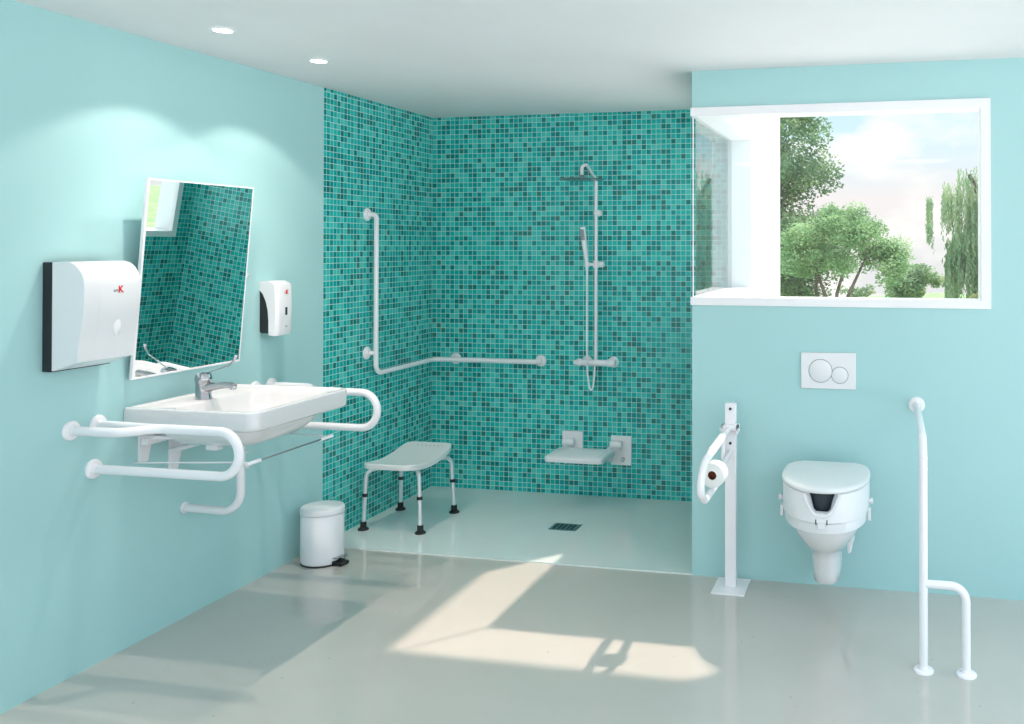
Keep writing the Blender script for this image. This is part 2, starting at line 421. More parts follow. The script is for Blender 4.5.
# sight window bump
bm = bmesh.new(); bmesh.ops.create_uvsphere(bm, u_segments=24, v_segments=16, radius=1)
for v in bm.verts: v.co = V((.158 + v.co.x * .010, dy0 + .152 + v.co.y * .017, 1.262 + v.co.z * .034))
obj('sight_window', bm, PLASTIC, cov)
# print: x runs along +Y, y up, normal +X
def wall_left_mtx(x, y, z, tilt=0): return Matrix.Translation((x, y, z)) @ Matrix(((0, 0, 1, 0), (1, 0, 0, 0), (0, 1, 0, 0), (0, 0, 0, 1)))
text_mesh('sm', .018, wall_left_mtx(.1752, dy0 + .131, 1.392), PRINT, cov, 'lettering')
text_mesh('K', .034, wall_left_mtx(.1752, dy0 + .152, 1.394), RED, cov, 'red_letter', bold=.001)

# ================================================================== TILTED MIRROR
my0, my1 = 2.972, 3.567
b0, b1 = V((.030, 0, 1.034)), V((.100, 0, 1.812))
up = (b1 - b0).normalized(); out = V((up.z, 0, -up.x))
def mp(u, y, d): return b0 + up * u + out * d + V((0, y, 0))
H_ = (b1 - b0).length
t = thing('tilting_mirror', 'large rectangular wall mirror tilted forward in a thin white frame above the washbasin', 'mirror', (0, 3.27, 1.034))
bm = bmesh.new(); fwid = .010
for (ua, ub, ya, yb) in ((0, H_, my0, my0 + fwid), (0, H_, my1 - fwid * .5, my1), (0, fwid * .8, my0 + fwid, my1 - fwid * .5), (H_ - fwid * .6, H_, my0 + fwid, my1 - fwid * .5)):
    add_prism(bm, [mp(ua, ya, -.012), mp(ub, ya, -.012), mp(ub, yb, -.012), mp(ua, yb, -.012)], out * .013)
add_prism(bm, [mp(.002, my0 + .002, -.011), mp(H_ - .002, my0 + .002, -.011), mp(H_ - .002, my1 - .002, -.011), mp(.002, my1 - .002, -.011)], out * .004)
fr = obj('frame', bm, WHITE, t, smooth=False)
bm = bmesh.new()
add_prism(bm, [mp(fwid * .8, my0 + fwid, -.006), mp(H_ - fwid * .6, my0 + fwid, -.006), mp(H_ - fwid * .6, my1 - fwid * .5, -.006), mp(fwid * .8, my1 - fwid * .5, -.006)], out * .006)
obj('glass', bm, MIRROR, t, smooth=False)
for ys, s in ((my0 - .004, -1), (my1 + .004, 1)):
    bm = tube([(0, ys, 1.40), V((mp(.385, ys, -.01)))], .007, seg=10)
    add_lathe(bm, [(.012, 0), (.012, .012), (.006, .016)], mp(.385, ys - .004, -.008), (0, 1, 0) if s > 0 else (0, 1, 0), seg=16)
    obj('pivot_bracket', bm, ALU, t)
bm = tube([(0, 3.27, 1.10), mp(.10, 3.27, -.018)], .010, seg=10)
obj('lower_support', bm, WHITE, t)

# ================================================================== SOAP DISPENSER
sy0, sy1, sz0, sz1 = 3.734, 3.852, 1.140, 1.385
t = thing('soap_dispenser', 'small white soap dispenser with black lower back on the wall right of the mirror', 'dispenser', (0, sy0, sz0))
pb = [(.0, 1.375), (.0, 1.150), (.006, 1.142), (.052, 1.142), (.054, 1.20), (.050, 1.25), (.040, 1.30), (.022, 1.34)]
bm = add_prism(bmesh.new(), [(x, sy0 + .004, z) for x, z in pb], (0, sy1 - sy0 - .008, 0)); obj('back_housing', bm, BLACK, t, bev=.002)
pc = [(.001, 1.385), (.001, 1.345), (.020, 1.325), (.036, 1.29), (.046, 1.25), (.050, 1.20), (.050, 1.134), (.090, 1.131), (.096, 1.15), (.098, 1.25), (.094, 1.36), (.088, 1.374), (.05, 1.386)]
bm = bmesh.new()
def sr(y, s, e): return [(x if x < .06 else x - e, y, z) for x, z in pc]
bm = loft([sr(sy0, 1, .012), sr(sy0 + .008, 1, .003), sr(sy0 + .02, 1, 0), sr(sy1 - .02, 1, 0), sr(sy1 - .008, 1, .003), sr(sy1, 1, .012)])
cov = obj('cover', bm, PLASTIC, t, ang=35)
obj('sensor_window', box((.094, 3.790, 1.225), (.0985, 3.806, 1.262)), BLACK, cov, bev=.001)
obj('indicator', box((.094, 3.793, 1.168), (.0982, 3.805, 1.176)), GREYLINE, cov)
text_mesh('s', .013, wall_left_mtx(.0975, 3.787, 1.332), PRINT, cov, 'lettering')
text_mesh('K', .026, wall_left_mtx(.0975, 3.803, 1.333), RED, cov, 'red_letter', bold=.001)

# ================================================================== WASHBASIN
wx0, wx1, wy0, wy1, wz = .001, .572, 2.966, 3.590, .929
cxb, cyb = (wx0 + wx1) / 2, (wy0 + wy1) / 2
NB = 96
def rrect(x0, x1, y0, y1, rads, n=NB):
    """rounded rectangle ring; rads: r for corners (x0y0, x1y0, x1y1, x0y1)"""
    out = []; per = n // 4
    cs = [(x0 + rads[0], y0 + rads[0], PI, rads[0]), (x1 - rads[1], y0 + rads[1], 1.5 * PI, rads[1]), (x1 - rads[2], y1 - rads[2], 0, rads[2]), (x0 + rads[3], y1 - rads[3], .5 * PI, rads[3])]
    arcs = []
    for (x, y, a0, r) in cs: arcs.append([(x + r * math.cos(a0 + PI / 2 * k / 11), y + r * math.sin(a0 + PI / 2 * k / 11)) for k in range(12)])
    for i in range(4):
        out += arcs[i]
        p, q = arcs[i][-1], arcs[(i + 1) % 4][0]
        for k in range(1, per - 11): out.append((p[0] + (q[0] - p[0]) * k / (per - 11), p[1] + (q[1] - p[1]) * k / (per - 11)))
    return out
outer = rrect(wx0, wx1, wy0, wy1, (.004, .045, .045, .004))
def inset(ring, cx_, cy_, ex, ey):
    hx = (max(p[0] for p in ring) - min(p[0] for p in ring)) / 2; hy = (max(p[1] for p in ring) - min(p[1] for p in ring)) / 2
    mx, my = (max(p[0] for p in ring) + min(p[0] for p in ring)) / 2, (max(p[1] for p in ring) + min(p[1] for p in ring)) / 2
    return [(mx + (x - mx) * (hx - ex) / hx + cx_, my + (y - my) * (hy - ey) / hy + cy_) for x, y in ring]
def zz(ring, z): return [(x, y, z) for x, y in ring]
bowl = rrect(.150, .535, wy0 + .045, wy1 - .045, (.07, .09, .09, .07))
def bl(s, z, cx_=.33): # shrink bowl ring
    return [(cx_ + (x - cx_) * s, cyb + (y - cyb) * s, z) for x, y in bowl]
und = rrect(.08, .50, wy0 + .05, wy1 - .05, (.05, .1, .1, .05))
def ub(s, z): return [(.29 + (x - .29) * s, cyb + (y - cyb) * s, z) for x, y in und]
rings = [ub(.45, .755), ub(.72, .770), ub(.92, .81), ub(1.0, .853), zz(inset(outer, 0, 0, .010, .010), .853), zz(inset(outer, 0, 0, .001, .001), .860), zz(outer, .870), zz(outer, .920),
         zz(inset(outer, 0, 0, .002, .002), .927), zz(inset(outer, 0, 0, .006, .006), wz), zz(inset(outer, 0, 0, .014, .014), wz), zz(inset(outer, 0, 0, .019, .019), .922), zz(inset(outer, 0, 0, .024, .024), .919)]
rings += [bl(1.0, .919), bl(.985, .915), bl(.955, .895), bl(.90, .862), bl(.80, .835), bl(.6, .818), bl(.3, .811), bl(.06, .809)]
wb = thing('washbasin', 'flat white rectangular ceramic washbasin on the left wall between two looped grab rails', 'washbasin', (0, cyb, .765))
obj('basin', loft(rings), CERAMIC, wb, ang=60)
obj('drain_plug', lathe([(.022, 0), (.022, .004), (.015, .007), (0, .008)], (.33, cyb, .809)), CHROME, wb)
# wall bracket under the basin
t = thing('basin_bracket', 'white height adjustable metal bracket on the wall under the washbasin', 'bracket', (0, 3.1, .66))
for (ya, zt) in ((3.035, .86), (3.19, .79)):
    bm = add_prism(bmesh.new(), [(.0, ya, zt), (.0, ya + .082, zt), (.0, ya + .04, zt - .16), (.0, ya, zt - .16)], (.012, 0, 0))
    obj('wall_plate', bm, WHITE, t, bev=.001)
obj('arm', tube([(.01, 3.19, .715), (.12, 3.20, .745), (.26, 3.12, .79)], .010, seg=12, rad=.05), WHITE, t)
obj('arm', tube([(.01, 3.04, .80), (.11, 3.06, .80), (.26, 3.12, .80)], .009, seg=12, rad=.05), WHITE, t)
obj('crossbar', box((.03, 3.02, .775), (.06, 3.52, .80)), WHITE, t, bev=.002)
obj('slide_block', box((.255, 3.095, .748), (.305, 3.135, .800)), PLASTIC, t, bev=.004)
# waste pipe
t = thing('waste_pipe', 'white bent waste pipe running from under the washbasin into the wall', 'pipe', (0, 3.28, .455))
obj('pipe', tube([(0, 3.28, .458), (.268, 3.28, .455), (.268, 3.28, .757)], .017, seg=20, rad=.085, n=12), PLASTIC, t)
obj('wall_ring', lathe([(.024, 0), (.024, .004), (.019, .007)], (0, 3.28, .458), (1, 0, 0)), PLASTIC, t)
for z in (.640, .705):
    bm = lathe([(.020, -.006), (.020, .006)], (.268, 3.28, z)); add_lathe(bm, [(.005, 0), (.005, .012), (.007, .012), (.007, .018)], (.286, 3.28, z), (1, 0, 0), seg=10)
    obj('pipe_clamp', bm, ALU, t)
# faucet
fx, fy, fz = .112, 3.252, .9195
t = thing('faucet', 'chrome single lever faucet with a long thin elbow lever on the washbasin', 'faucet', (fx, fy, fz))
obj('body', lathe([(.032, 0), (.032, .004), (.030, .012), (.0295, .06), (.031, .072), (.033, .08), (.032, .092), (.028, .103), (.014, .109), (0, .110)], (fx, fy, fz), sx=1.05, sy=.95), CHROME, t)
obj('spout', tube([(fx + .01, fy, fz + .045), (fx + .07, fy, fz + .056), (fx + .118, fy, fz + .060), (fx + .148, fy, fz + .058)], .016, seg=18, radii=[.026, .019, .015, .015], squash=.8), CHROME, t)
obj('aerator', lathe([(.012, 0), (.012, .016), (.009, .018)], (fx + .142, fy, fz + .060), (0, 0, -1), seg=20), CHROME, t)
lv = obj('lever', tube([(fx - .01, fy, fz + .100), (fx + .05, fy + .004, fz + .118), (fx + .118, fy + .008, fz + .140), (fx + .143, fy + .01, fz + .175)], .0028, seg=8, rad=.03), STEEL, t)
obj('lever_tip', tube([(fx + .136, fy + .01, fz + .155), (fx + .146, fy + .01, fz + .180)], .007, seg=12, radii=[.003, .006]), LAVENDER, lv)

# ================================================================== LOOPED GRAB RAILS BESIDE THE BASIN
def loop_rail(Y, s, label):
    t = thing('looped_grab_rail', label, 'grab rail', (0, Y, .72), 'looped grab rails beside the washbasin')
    zt, zb, xe = .886, .726, .618
    obj('rail', tube([(0, Y, zb), (xe, Y, zb), (xe, Y, zt), (.24, Y, zt), (0, Y + s * .018, zt)], .0168, seg=22, rad=[.0799, .0799, .1], n=16), WHITE, t)
    obj('rail_brace', tube([(0, Y - s * .096, zt), (.205, Y - s * .096, zt), (.285, Y - s * .004, zt), (.40, Y, zt)], .0168, seg=22, rad=.07, n=10), WHITE, t)
    flange((0, Y, zb), (1, 0, 0), t); flange((0, Y + s * .018, zt), (1, 0, 0), t); flange((0, Y - s * .096, zt), (1, 0, 0), t)
loop_rail(2.832, 1, 'white looped grab rail on the near side of the washbasin')
loop_rail(3.725, -1, 'white looped grab rail on the far side of the washbasin, seen against the mosaic')
# towel bar
t = thing('towel_rail', 'thin chrome wire towel rail held out below the washbasin', 'towel rail', (0, 3.2, .745))
obj('front_wire', tube([(.575, 2.95, .748), (.575, 3.43, .748)], .0035, seg=8), STEEL, t)
obj('side_wire', tube([(.0, 3.02, .705), (.50, 2.97, .742), (.575, 2.95, .748)], .0032, seg=8, rad=.015), WHITE, t)
obj('side_wire', tube([(.575, 3.43, .748), (.30, 3.47, .745), (.0, 3.47, .745)], .0032, seg=8, rad=.015), ALU, t)
for (a, b) in (((.575, 2.925, .748), (.575, 2.998, .748)), ((.575, 3.37, .748), (.575, 3.45, .748))):
    obj('sleeve', tube([a, b], .007, seg=12), WHITE, t)

# ================================================================== PEDAL BIN
px_, py_ = .152, 4.005
t = thing('pedal_bin', 'small white round pedal bin on the floor under the mosaic edge', 'bin', (px_, py_, 0))
obj('base_ring', lathe([(.101, 0), (.101, .006), (.099, .008)], (px_, py_, 0), seg=56), BLACK, t)
obj('bucket', lathe([(.097, .006), (.100, .010), (.101, .018), (.101, .240), (.099, .242)], (px_, py_, 0), seg=56), PLASTIC, t, ang=50)
obj('lid', lathe([(.099, .243), (.103, .246), (.103, .266), (.100, .271), (.088, .275), (.05, .279), (0, .280)], (px_, py_, 0), seg=56), PLASTIC, t, ang=50)
d = V((.97, -.22, 0)).normalized(); pc_ = V((px_, py_, 0)) + d * .104
n_ = V((-d.y, d.x, 0))
bm = bmesh.new(); add_prism(bm, [pc_ - n_ * .032 + V((0, 0, .008)) - d * .01, pc_ + n_ * .032 + V((0, 0, .008)) - d * .01, pc_ + n_ * .028 + V((0, 0, .004)) + d * .045, pc_ - n_ * .028 + V((0, 0, .004)) + d * .045], (0, 0, .014))
pd = obj('pedal', bm, RUBBER, t, bev=.003)
bm = bmesh.new(); add_prism(bm, [pc_ - n_ * .03 + V((0, 0, .034)) - d * .015, pc_ + n_ * .03 + V((0, 0, .034)) - d * .015, pc_ + n_ * .03 + V((0, 0, .040)) + d * .03, pc_ - n_ * .03 + V((0, 0, .040)) + d * .03], (0, 0, .004))
add_prism(bm, [pc_ - n_ * .008 + V((0, 0, .016)), pc_ + n_ * .008 + V((0, 0, .016)), pc_ + n_ * .008 + V((0, 0, .036)) + d * .006, pc_ - n_ * .008 + V((0, 0, .036)) + d * .006], d * .006)
obj('pedal_guard', bm, CHROME, t)

# ================================================================== CORNER GRAB RAIL IN THE SHOWER
t = thing('corner_grab_rail', 'long white tubular grab rail bent round the mosaic shower corner with a vertical part', 'grab rail', (0, 4.63, .83))
xo, yo, zr = .048, YB - .058, .830
obj('rail', tube([(.008, 4.630, 1.728), (xo, 4.648, 1.728), (xo, 4.648, zr), (xo, yo, zr), (.745, yo, zr), (.745, YB - .008, zr)], .0138, seg=20, rad=[.045, .055, .05, .03], n=10), WHITE, t)
obj('rail_stub', tube([(.008, 4.630, .947), (xo - .005, 4.648, .947)], .011, seg=14), WHITE, t)
obj('rail_stub', tube([(.168, YB - .008, zr), (.168, yo + .008, zr)], .011, seg=14), WHITE, t)
flange((0, 4.630, 1.728), (1, 0, 0), t); flange((0, 4.630, .947), (1, 0, 0), t)
flange((.168, YB, zr), (0, -1, 0), t); flange((.745, YB, zr), (0, -1, 0), t)

# ================================================================== SHOWER STOOL
FZ = .006
t = thing('shower_stool', 'white shower stool with curved seat, aluminium legs and black rubber feet by the mosaic corner', 'stool', (.235, 4.70, FZ))
def seat_z(v): # v 0 near .. 1 far
    return .354 + .038 * abs((v - .42) / .58) ** 1.9 if v > .42 else .354 + .022 * ((.42 - v) / .42) ** 1.8
sx0, sx1, syA, syB = .120, .425, 4.37, 4.87
rings_t = []
nu, nv = 14, 22
bm = bmesh.new()
def spt(u, v, dz):
    # rounded corner plan
    x = sx0 + (sx1 - sx0) * u; y = syA + (syB - syA) * v
    e = .03 * (abs(2 * v - 1) ** 8); x += (0.5 - u) * 2 * e * .5
    e2 = .025 * (abs(2 * u - 1) ** 8); y += (0.5 - v) * 2 * e2
    return (x, y, seat_z(v) + dz)
top = [[bm.verts.new(spt(i / nu, j / nv, .018)) for j in range(nv + 1)] for i in range(nu + 1)]
bot = [[bm.verts.new(spt(i / nu, j / nv, -.012)) for j in range(nv + 1)] for i in range(nu + 1)]
for i in range(nu):
    for j in range(nv):
        bm.faces.new((top[i][j], top[i + 1][j], top[i + 1][j + 1], top[i][j + 1])); bm.faces.new((bot[i][j], bot[i][j + 1], bot[i + 1][j + 1], bot[i + 1][j]))
for i in range(nu):
    bm.faces.new((top[i][0], bot[i][0], bot[i + 1][0], top[i + 1][0])); bm.faces.new((top[i][nv], top[i + 1][nv], bot[i + 1][nv], bot[i][nv]))
for j in range(nv):
    bm.faces.new((top[0][j], top[0][j + 1], bot[0][j + 1], bot[0][j])); bm.faces.new((top[nu][j], bot[nu][j], bot[nu][j + 1], top[nu][j + 1]))
st = obj('seat', bm, SEATGREY, t, bev=.004, seg=2)
bm = bmesh.new()
for k in range(7): add_lathe(bm, [(.005, 0), (.005, .0015)], (.215 + k * .025, 4.822, seat_z((4.822 - syA) / (syB - syA)) + .0172), seg=10)
obj('drain_hole', bm, GREYLINE, st)
for (fx_, fy_, tx, ty) in ((.078, 4.480, .17, 4.53), (.414, 4.485, .375, 4.53), (.078, 4.865, .185, 4.78), (.414, 4.875, .355, 4.78)):
    dx = (tx - fx_); dy = (ty - fy_) * .3
    sgn = 1 if tx > fx_ else -1
    pts = [(fx_, fy_, FZ + .02), (fx_ + sgn * .012, fy_ + dy * .5, .325), (tx + sgn * .03, ty + dy, .343), (tx + sgn * .10, ty + dy, .343)]
    lg = obj('leg', tube(pts, .0112, seg=14, rad=.045), ALU, t)
    f_ = fillet(pts, .045); p0 = V(pts[0]); p1 = V(pts[1]); q = p0 + (p1 - p0) * .56
    obj('collar', lathe([(.0145, -.009), (.0155, -.006), (.0155, .006), (.0145, .009)], q, (p1 - p0), seg=18), BLACK, lg)
    obj('rubber_foot', lathe([(.029, 0), (.029, .006), (.021, .012), (.0165, .016), (.0165, .042), (.0135, .045)], (fx_, fy_, FZ), (0, 0, 1), seg=22), RUBBER, lg)

# ================================================================== FOLDING SHOWER SEAT
t = thing('folding_shower_seat', 'white fold down shower seat hinged on the mosaic back wall', 'shower seat', (1.13, YB, .30))
def seat_out(x0, x1, y0, y1, z, r): return [(x, y, z) for x, y in rrect(x0, x1, y0, y1, (r, r, .012, .012), 96)]
a0, a1, c0, c1 = .927, 1.285, 4.955, 5.215
sl = obj('seat', loft([seat_out(a0 + .004, a1 - .004, c0 + .004, c1, .305, .03), seat_out(a0, a1, c0, c1, .310, .034), seat_out(a0, a1, c0, c1, .330, .034), seat_out(a0 + .006, a1 - .006, c0 + .006, c1 - .003, .336, .03)]), PLASTIC, t, ang=45)
bm = bmesh.new()
for k in range(8):
    y = c0 + .045 + k * .022
    add_box(bm, (a0 + .05, y, .3355), (a1 - .05, y + .006, .3370))
obj('seat_groove', bm, SEATGREY, sl, smooth=False)
for i, (xa, xb, za, zb_) in enumerate(((.889, 1.022, .285, .400), (1.205, 1.335, .205, .385))):
    pl = obj('wall_plate', box((xa, YB - .010, za), (xb, YB, zb_)), WHITE, t, bev=.003)
    xm = (xa + xb) / 2 - (.012 if i == 0 else .02)
    bm = lathe([(.022, -.036), (.024, -.033), (.024, .033), (.022, .036)], (xm, YB - .045, .338), (1, 0, 0), seg=24); add_box(bm, (xm - .026, YB - .05, .30), (xm + .026, YB - .008, .345))
    obj('hinge', bm, WHITE, pl, bev=.002)
    xs = xm - .01 if i == 0 else xm - .036
    bm = bmesh.new(); add_prism(bm, [(xs - .012, YB - .03, .325), (xs - .012, c1 - .07, .312), (xs - .012, c1 - .07, .298), (xs - .012, YB - .03, .225 if i else .295)], (.024, 0, 0))
    obj('arm', bm, WHITE, t, bev=.003)
obj('lock_knob', lathe([(.013, 0), (.013, .012), (.010, .015)], (1.283, YB - .010, .243), (0, -1, 0), seg=18), CHROME, t)
obj('support_foot', lathe([(.013, 0), (.013, .012), (.010, .015)], (1.045, 5.02, .305), (0, 0, -1), seg=18), PLASTIC, t)

# ================================================================== SHOWER SET
rx, ry = 1.125, YB - .062
t = thing('shower_set', 'white shower column with round rain head and hand shower on the mosaic back wall', 'shower', (rx, YB, .83))
obj('riser_pipe', tube([(rx, ry, .83), (rx, ry, 1.955), (rx - .010, 5.165, 2.035), (rx - .022, 5.12, 2.02), (rx - .022, 5.12, 1.955)], .0095, seg=16, rad=[.012, .02, .02]), WHITE, t)
obj('rain_head', lathe([(.130, 0), (.133, .002), (.131, .006), (.030, .009), (.016, .018), (.012, .030)], (rx - .022, 5.12, 1.940), (0, 0, 1), seg=56), STEEL, t)
bm = tube([(rx, YB, 1.752), (rx, ry, 1.752)], .010, seg=14); add_lathe(bm, [(.020, 0), (.020, .012), (.014, .016)], (rx + .0, YB, 1.752), (0, -1, 0)); add_lathe(bm, [(.0115, -.010), (.0115, 0), (.018, .004), (.018, .028), (.015, .032)], (rx, ry, 1.752), (1, 0, 0), seg=20)
obj('wall_mount', bm, WHITE, t)
# slider and hand shower
bm = lathe([(.016, -.022), (.018, -.018), (.018, .018), (.016, .022)], (rx, ry, 1.437), (0, 0, 1)); add_lathe(bm, [(.014, 0), (.018, .006), (.018, .035), (.016, .04)], (rx + .01, ry, 1.437), (1, 0, 0), seg=20)
add_tube(bm, [(rx, ry, 1.437), (rx - .05, ry - .03, 1.437)], .010, seg=14); add_lathe(bm, [(.015, -.014), (.017, .014)], (rx - .046, ry - .032, 1.437), (0, 0, 1), seg=18)
obj('slide_holder', bm, WHITE, t)
hx, hy = rx - .046, ry - .032
bm = tube([(hx, hy, 1.405), (hx - .003, hy - .005, 1.47), (hx - .009, hy - .016, 1.54), (hx - .018, hy - .030, 1.665)], .012, seg=16, radii=[.012, .017, .021, .023], squash=.7)
hs = obj('hand_shower', bm, WHITE, t)
bm = bmesh.new(); add_prism(bm, [(hx - .025, hy - .043, 1.585), (hx + .001, hy - .043, 1.585), (hx - .004, hy - .055, 1.650), (hx - .030, hy - .055, 1.650)], (0, .006, 0))
obj('spray_face', bm, GREYLINE, hs, bev=.002)
hose = [(hx, hy, 1.405), (hx - .001, hy, 1.2), (hx, hy - .002, .9), (hx + .004, hy - .004, .78), (hx + .016, hy - .004, .69), (hx + .028, hy - .004, .668), (hx + .040, hy - .004, .69), (hx + .046, hy, .75), (hx + .047, hy + .01, .82)]
obj('hose', tube(hose, .0055, seg=10, rad=.05), WHITE, t)
# mixer bar
my_, mz_ = YB - .060, .835
bm = lathe([(.017, 0), (.019, .004), (.019, .165), (.017, .168)], (rx - .095, my_, mz_), (1, 0, 0), seg=24)
mb = obj('mixer_bar', bm, WHITE, t)
for xk in (rx - .075, rx + .095):
    bm = lathe([(.034, 0), (.034, .006), (.026, .014), (.017, .022), (.017, .062)], (xk, YB, mz_), (0, -1, 0), seg=28)
    obj('wall_union', bm, WHITE, t)
obj('temperature_knob', lathe([(.023, 0), (.025, .004), (.023, .022), (.016, .03), (.013, .045), (.011, .048)], (rx - .095, my_, mz_), (-1, 0, 0), seg=24), WHITE, t)
obj('flow_knob', lathe([(.022, 0), (.024, .004), (.023, .045), (.020, .05)], (rx + .073, my_, mz_), (1, 0, 0), seg=24), WHITE, t)

# ================================================================== FLOOR DRAIN
t = thing('floor_drain', 'rectangular metal drain grate with dark slots in the shower floor', 'drain', (1.14, 4.748, FZ))
gx0, gx1, gy0, gy1 = 1.062, 1.218, 4.69, 4.805
bm = bmesh.new()
for (lo, hi) in (((gx0, gy0), (gx1, gy0 + .010)), ((gx0, gy1 - .010), (gx1, gy1)), ((gx0, gy0 + .01), (gx0 + .016, gy1 - .01)), ((gx1 - .016, gy0 + .01), (gx1, gy1 - .01))):
    add_box(bm, (*lo, FZ), (*hi, FZ + .003))
x = gx0 + .034
while x < gx1 - .02:
    add_box(bm, (x, gy0 + .01, FZ), (x + .007, gy1 - .01, FZ + .003)); x += .0245
obj('grate', bm, mat('brushed_teal_metal', (.16, .30, .31), .35, metal=.7), t, smooth=False)
obj('dark_well', box((gx0 + .002, gy0 + .002, FZ - .004), (gx1 - .002, gy1 - .002, FZ + .0008)), DARKHOLE, t, smooth=False)

# ================================================================== FLUSH PLATE
t = thing('flush_plate', 'white dual flush plate with two round buttons on the wall above the toilet', 'flush plate', (2.608, YT, .98))
pl = obj('plate', box((2.484, YT - .010, .897), (2.732, YT, 1.062)), PLASTIC, t, bev=.003)
for (bx, bz, br, lab) in ((2.573, .979, .054, 'large round button'), (2.660, .961, .039, 'small round button')):
    bt = obj('button', lathe([(br - .003, 0), (br - .003, .003), (br - .005, .0045), (0, .005)], (bx, YT - .010, bz), (0, -1, 0), seg=48), PLASTIC, t)
    bm = bmesh.new()
    rg = [[(bx + r * math.cos(2 * PI * k / 48), YT - .010 - h, bz + r * math.sin(2 * PI * k / 48)) for k in range(48)] for r, h in ((br, 0), (br, .0018), (br - .003, .0018), (br - .003, 0))]
    obj('button_joint', loft(rg, cap=False), GREYLINE, bt)
    bt['label'] = lab

# ================================================================== TOILET
tcx = 2.616
def dring(z, hw, yf, yb, n=48, sq=2.3, x=tcx, taperb=1.0):
    """D outline: flat back at yb, round front at yf, half width hw"""
    out = []
    ym_ = yb - (yb - yf) * .42
    for k in range(n):
        a = 2 * PI * k / n
        c, s = math.cos(a), math.sin(a)
        if s <= 0: # front half: superellipse
            px = hw * abs(c) ** (2 / sq) * (1 if c >= 0 else -1); py = ym_ - (ym_ - yf) * abs(s) ** (2 / sq)
        else:
            px = hw * abs(c) ** (2 / 5.0) * (1 if c >= 0 else -1) * (1 - (1 - taperb) * s); py = ym_ + (yb - ym_) * abs(s) ** (2 / 4.0)
        out.append((x + px, py, z))
    return out
t = thing('toilet', 'white wall hung ceramic toilet bowl under the raised seat, on the teal wall', 'toilet', (tcx, YT, .125))
rg = [dring(.125, .050, 3.865, 4.198, sq=3), dring(.133, .060, 3.85, 4.198, sq=3), dring(.18, .064, 3.84, 4.198, sq=3), dring(.24, .067, 3.82, 4.198, sq=2.8), dring(.272, .070, 3.80, 4.198, sq=2.6),
      dring(.292, .092, 3.77, 4.198, sq=2.4), dring(.32, .118, 3.735, 4.198), dring(.355, .140, 3.705, 4.198), dring(.395, .158, 3.685, 4.198), dring(.401, .158, 3.685, 4.198)]
obj('bowl', loft(rg), CERAMIC, t, ang=60)
bm = add_prism(bmesh.new(), [(tcx + .11, 4.04, .36), (tcx + .125, 4.04, .33), (tcx + .10, 4.04, .21), (tcx + .085, 4.04, .20), (tcx + .082, 4.04, .24)], (0, .10, 0))
obj('side_cover', bm, PLASTIC, t, bev=.006)
# raised seat: ring with V notch, lower band, clamp, lid
t2 = thing('raised_toilet_seat', 'white raised toilet seat with a notched front and closed lid, fitted on the toilet', 'toilet seat', (tcx, 3.85, .40))
zt_, zb_ = .566, .452
n = 96
def wallring(zf, hw, yf, ex=0): return [V(p) for p in dring(0, hw, yf, 4.13, n=n, sq=2.2)]
outr = wallring(0, .181, 3.632); inr = wallring(0, .147, 3.668)
bm = bmesh.new()
cols_ = []
for k in range(n):
    p, q = outr[k], inr[k]
    dxn = (p.x - tcx)
    if p.y < 3.80:  # front notch: flat-bottomed V
        w = abs(dxn)
        dip = max(0.0, min(1.0, (.066 - w) / .032)); dip = dip * dip * (3 - 2 * dip)
    else: dip = 0
    zt1 = zt_ - dip * .076
    cols_.append((bm.verts.new((p.x, p.y, zb_)), bm.verts.new((p.x, p.y, zt1 - .004)), bm.verts.new((p.x + (q.x - p.x) * .12, p.y + (q.y - p.y) * .12, zt1)), bm.verts.new((q.x, q.y, zt1)), bm.verts.new((q.x, q.y, zb_))))
for k in range(n):
    a, b = cols_[k], cols_[(k + 1) % n]
    for i in range(4): bm.faces.new((a[i], b[i], b[i + 1], a[i + 1]))
    bm.faces.new((a[4], b[4], b[0], a[0]))
ring = obj('seat_ring', bm, PLASTIC, t2, ang=50)
# notch lip
lip = []
for k in range(25):
    u = -1 + 2 * k / 24
    w = .070 * u
    lip.append((tcx + w, 3.626 + .006 * abs(u) + (w * w) * 2.2, zt_ - .083 * (1 - abs(u) ** 2.6) - .003))
obj('notch_lip', tube(lip, .006, seg=8), PLASTIC, ring)
obj('dark_filling', loft([dring(zb_ + .002, .135, 3.685, 4.12, n=48), dring(.562, .139, 3.680, 4.12, n=48)]), DARKHOLE, t2)  # dark block filling the hollow seat, visible through the front notch
rg = [dring(.402, .164, 3.660, 4.14, n=64, sq=2.2), dring(.406, .172, 3.648, 4.14, n=64, sq=2.2), dring(.446, .176, 3.642, 4.14, n=64, sq=2.2), dring(.4515, .172, 3.648, 4.13, n=64, sq=2.2)]
obj('lower_band', loft(rg), PLASTIC, t2, ang=50)
bm = box((tcx - .016, 3.634, .428), (tcx + .016, 3.650, .466))
obj('front_clamp', bm, PLASTIC, t2, bev=.002)
for s in (-1, 1):
    obj('clamp_slot', box((tcx + s * .022 - .002, 3.632, .446), (tcx + s * .022 + .002, 3.648, .466)), BLACK, t2)
    obj('side_knob', lathe([(.008, 0), (.008, .012), (.013, .012), (.013, .022)], (tcx + s * .175, 3.88, .485 if s > 0 else .48), (s, 0, 0), seg=16), PLASTIC, t2)
    obj('side_bracket', box((tcx + s * .182 - .006, 3.85, .41), (tcx + s * .182 + .006, 3.89, .455)), PLASTIC, t2, bev=.002)
def lring(z, e): return dring(z, .185 - e, 3.626 + e, 4.115 - e, n=72, sq=2.15, taperb=.94)
obj('lid', loft([lring(.5685, .006), lring(.571, .001), lring(.580, 0), lring(.586, .004), lring(.5895, .02), lring(.592, .05), lring(.594, .10)]), SEATGREY, t2, ang=60)
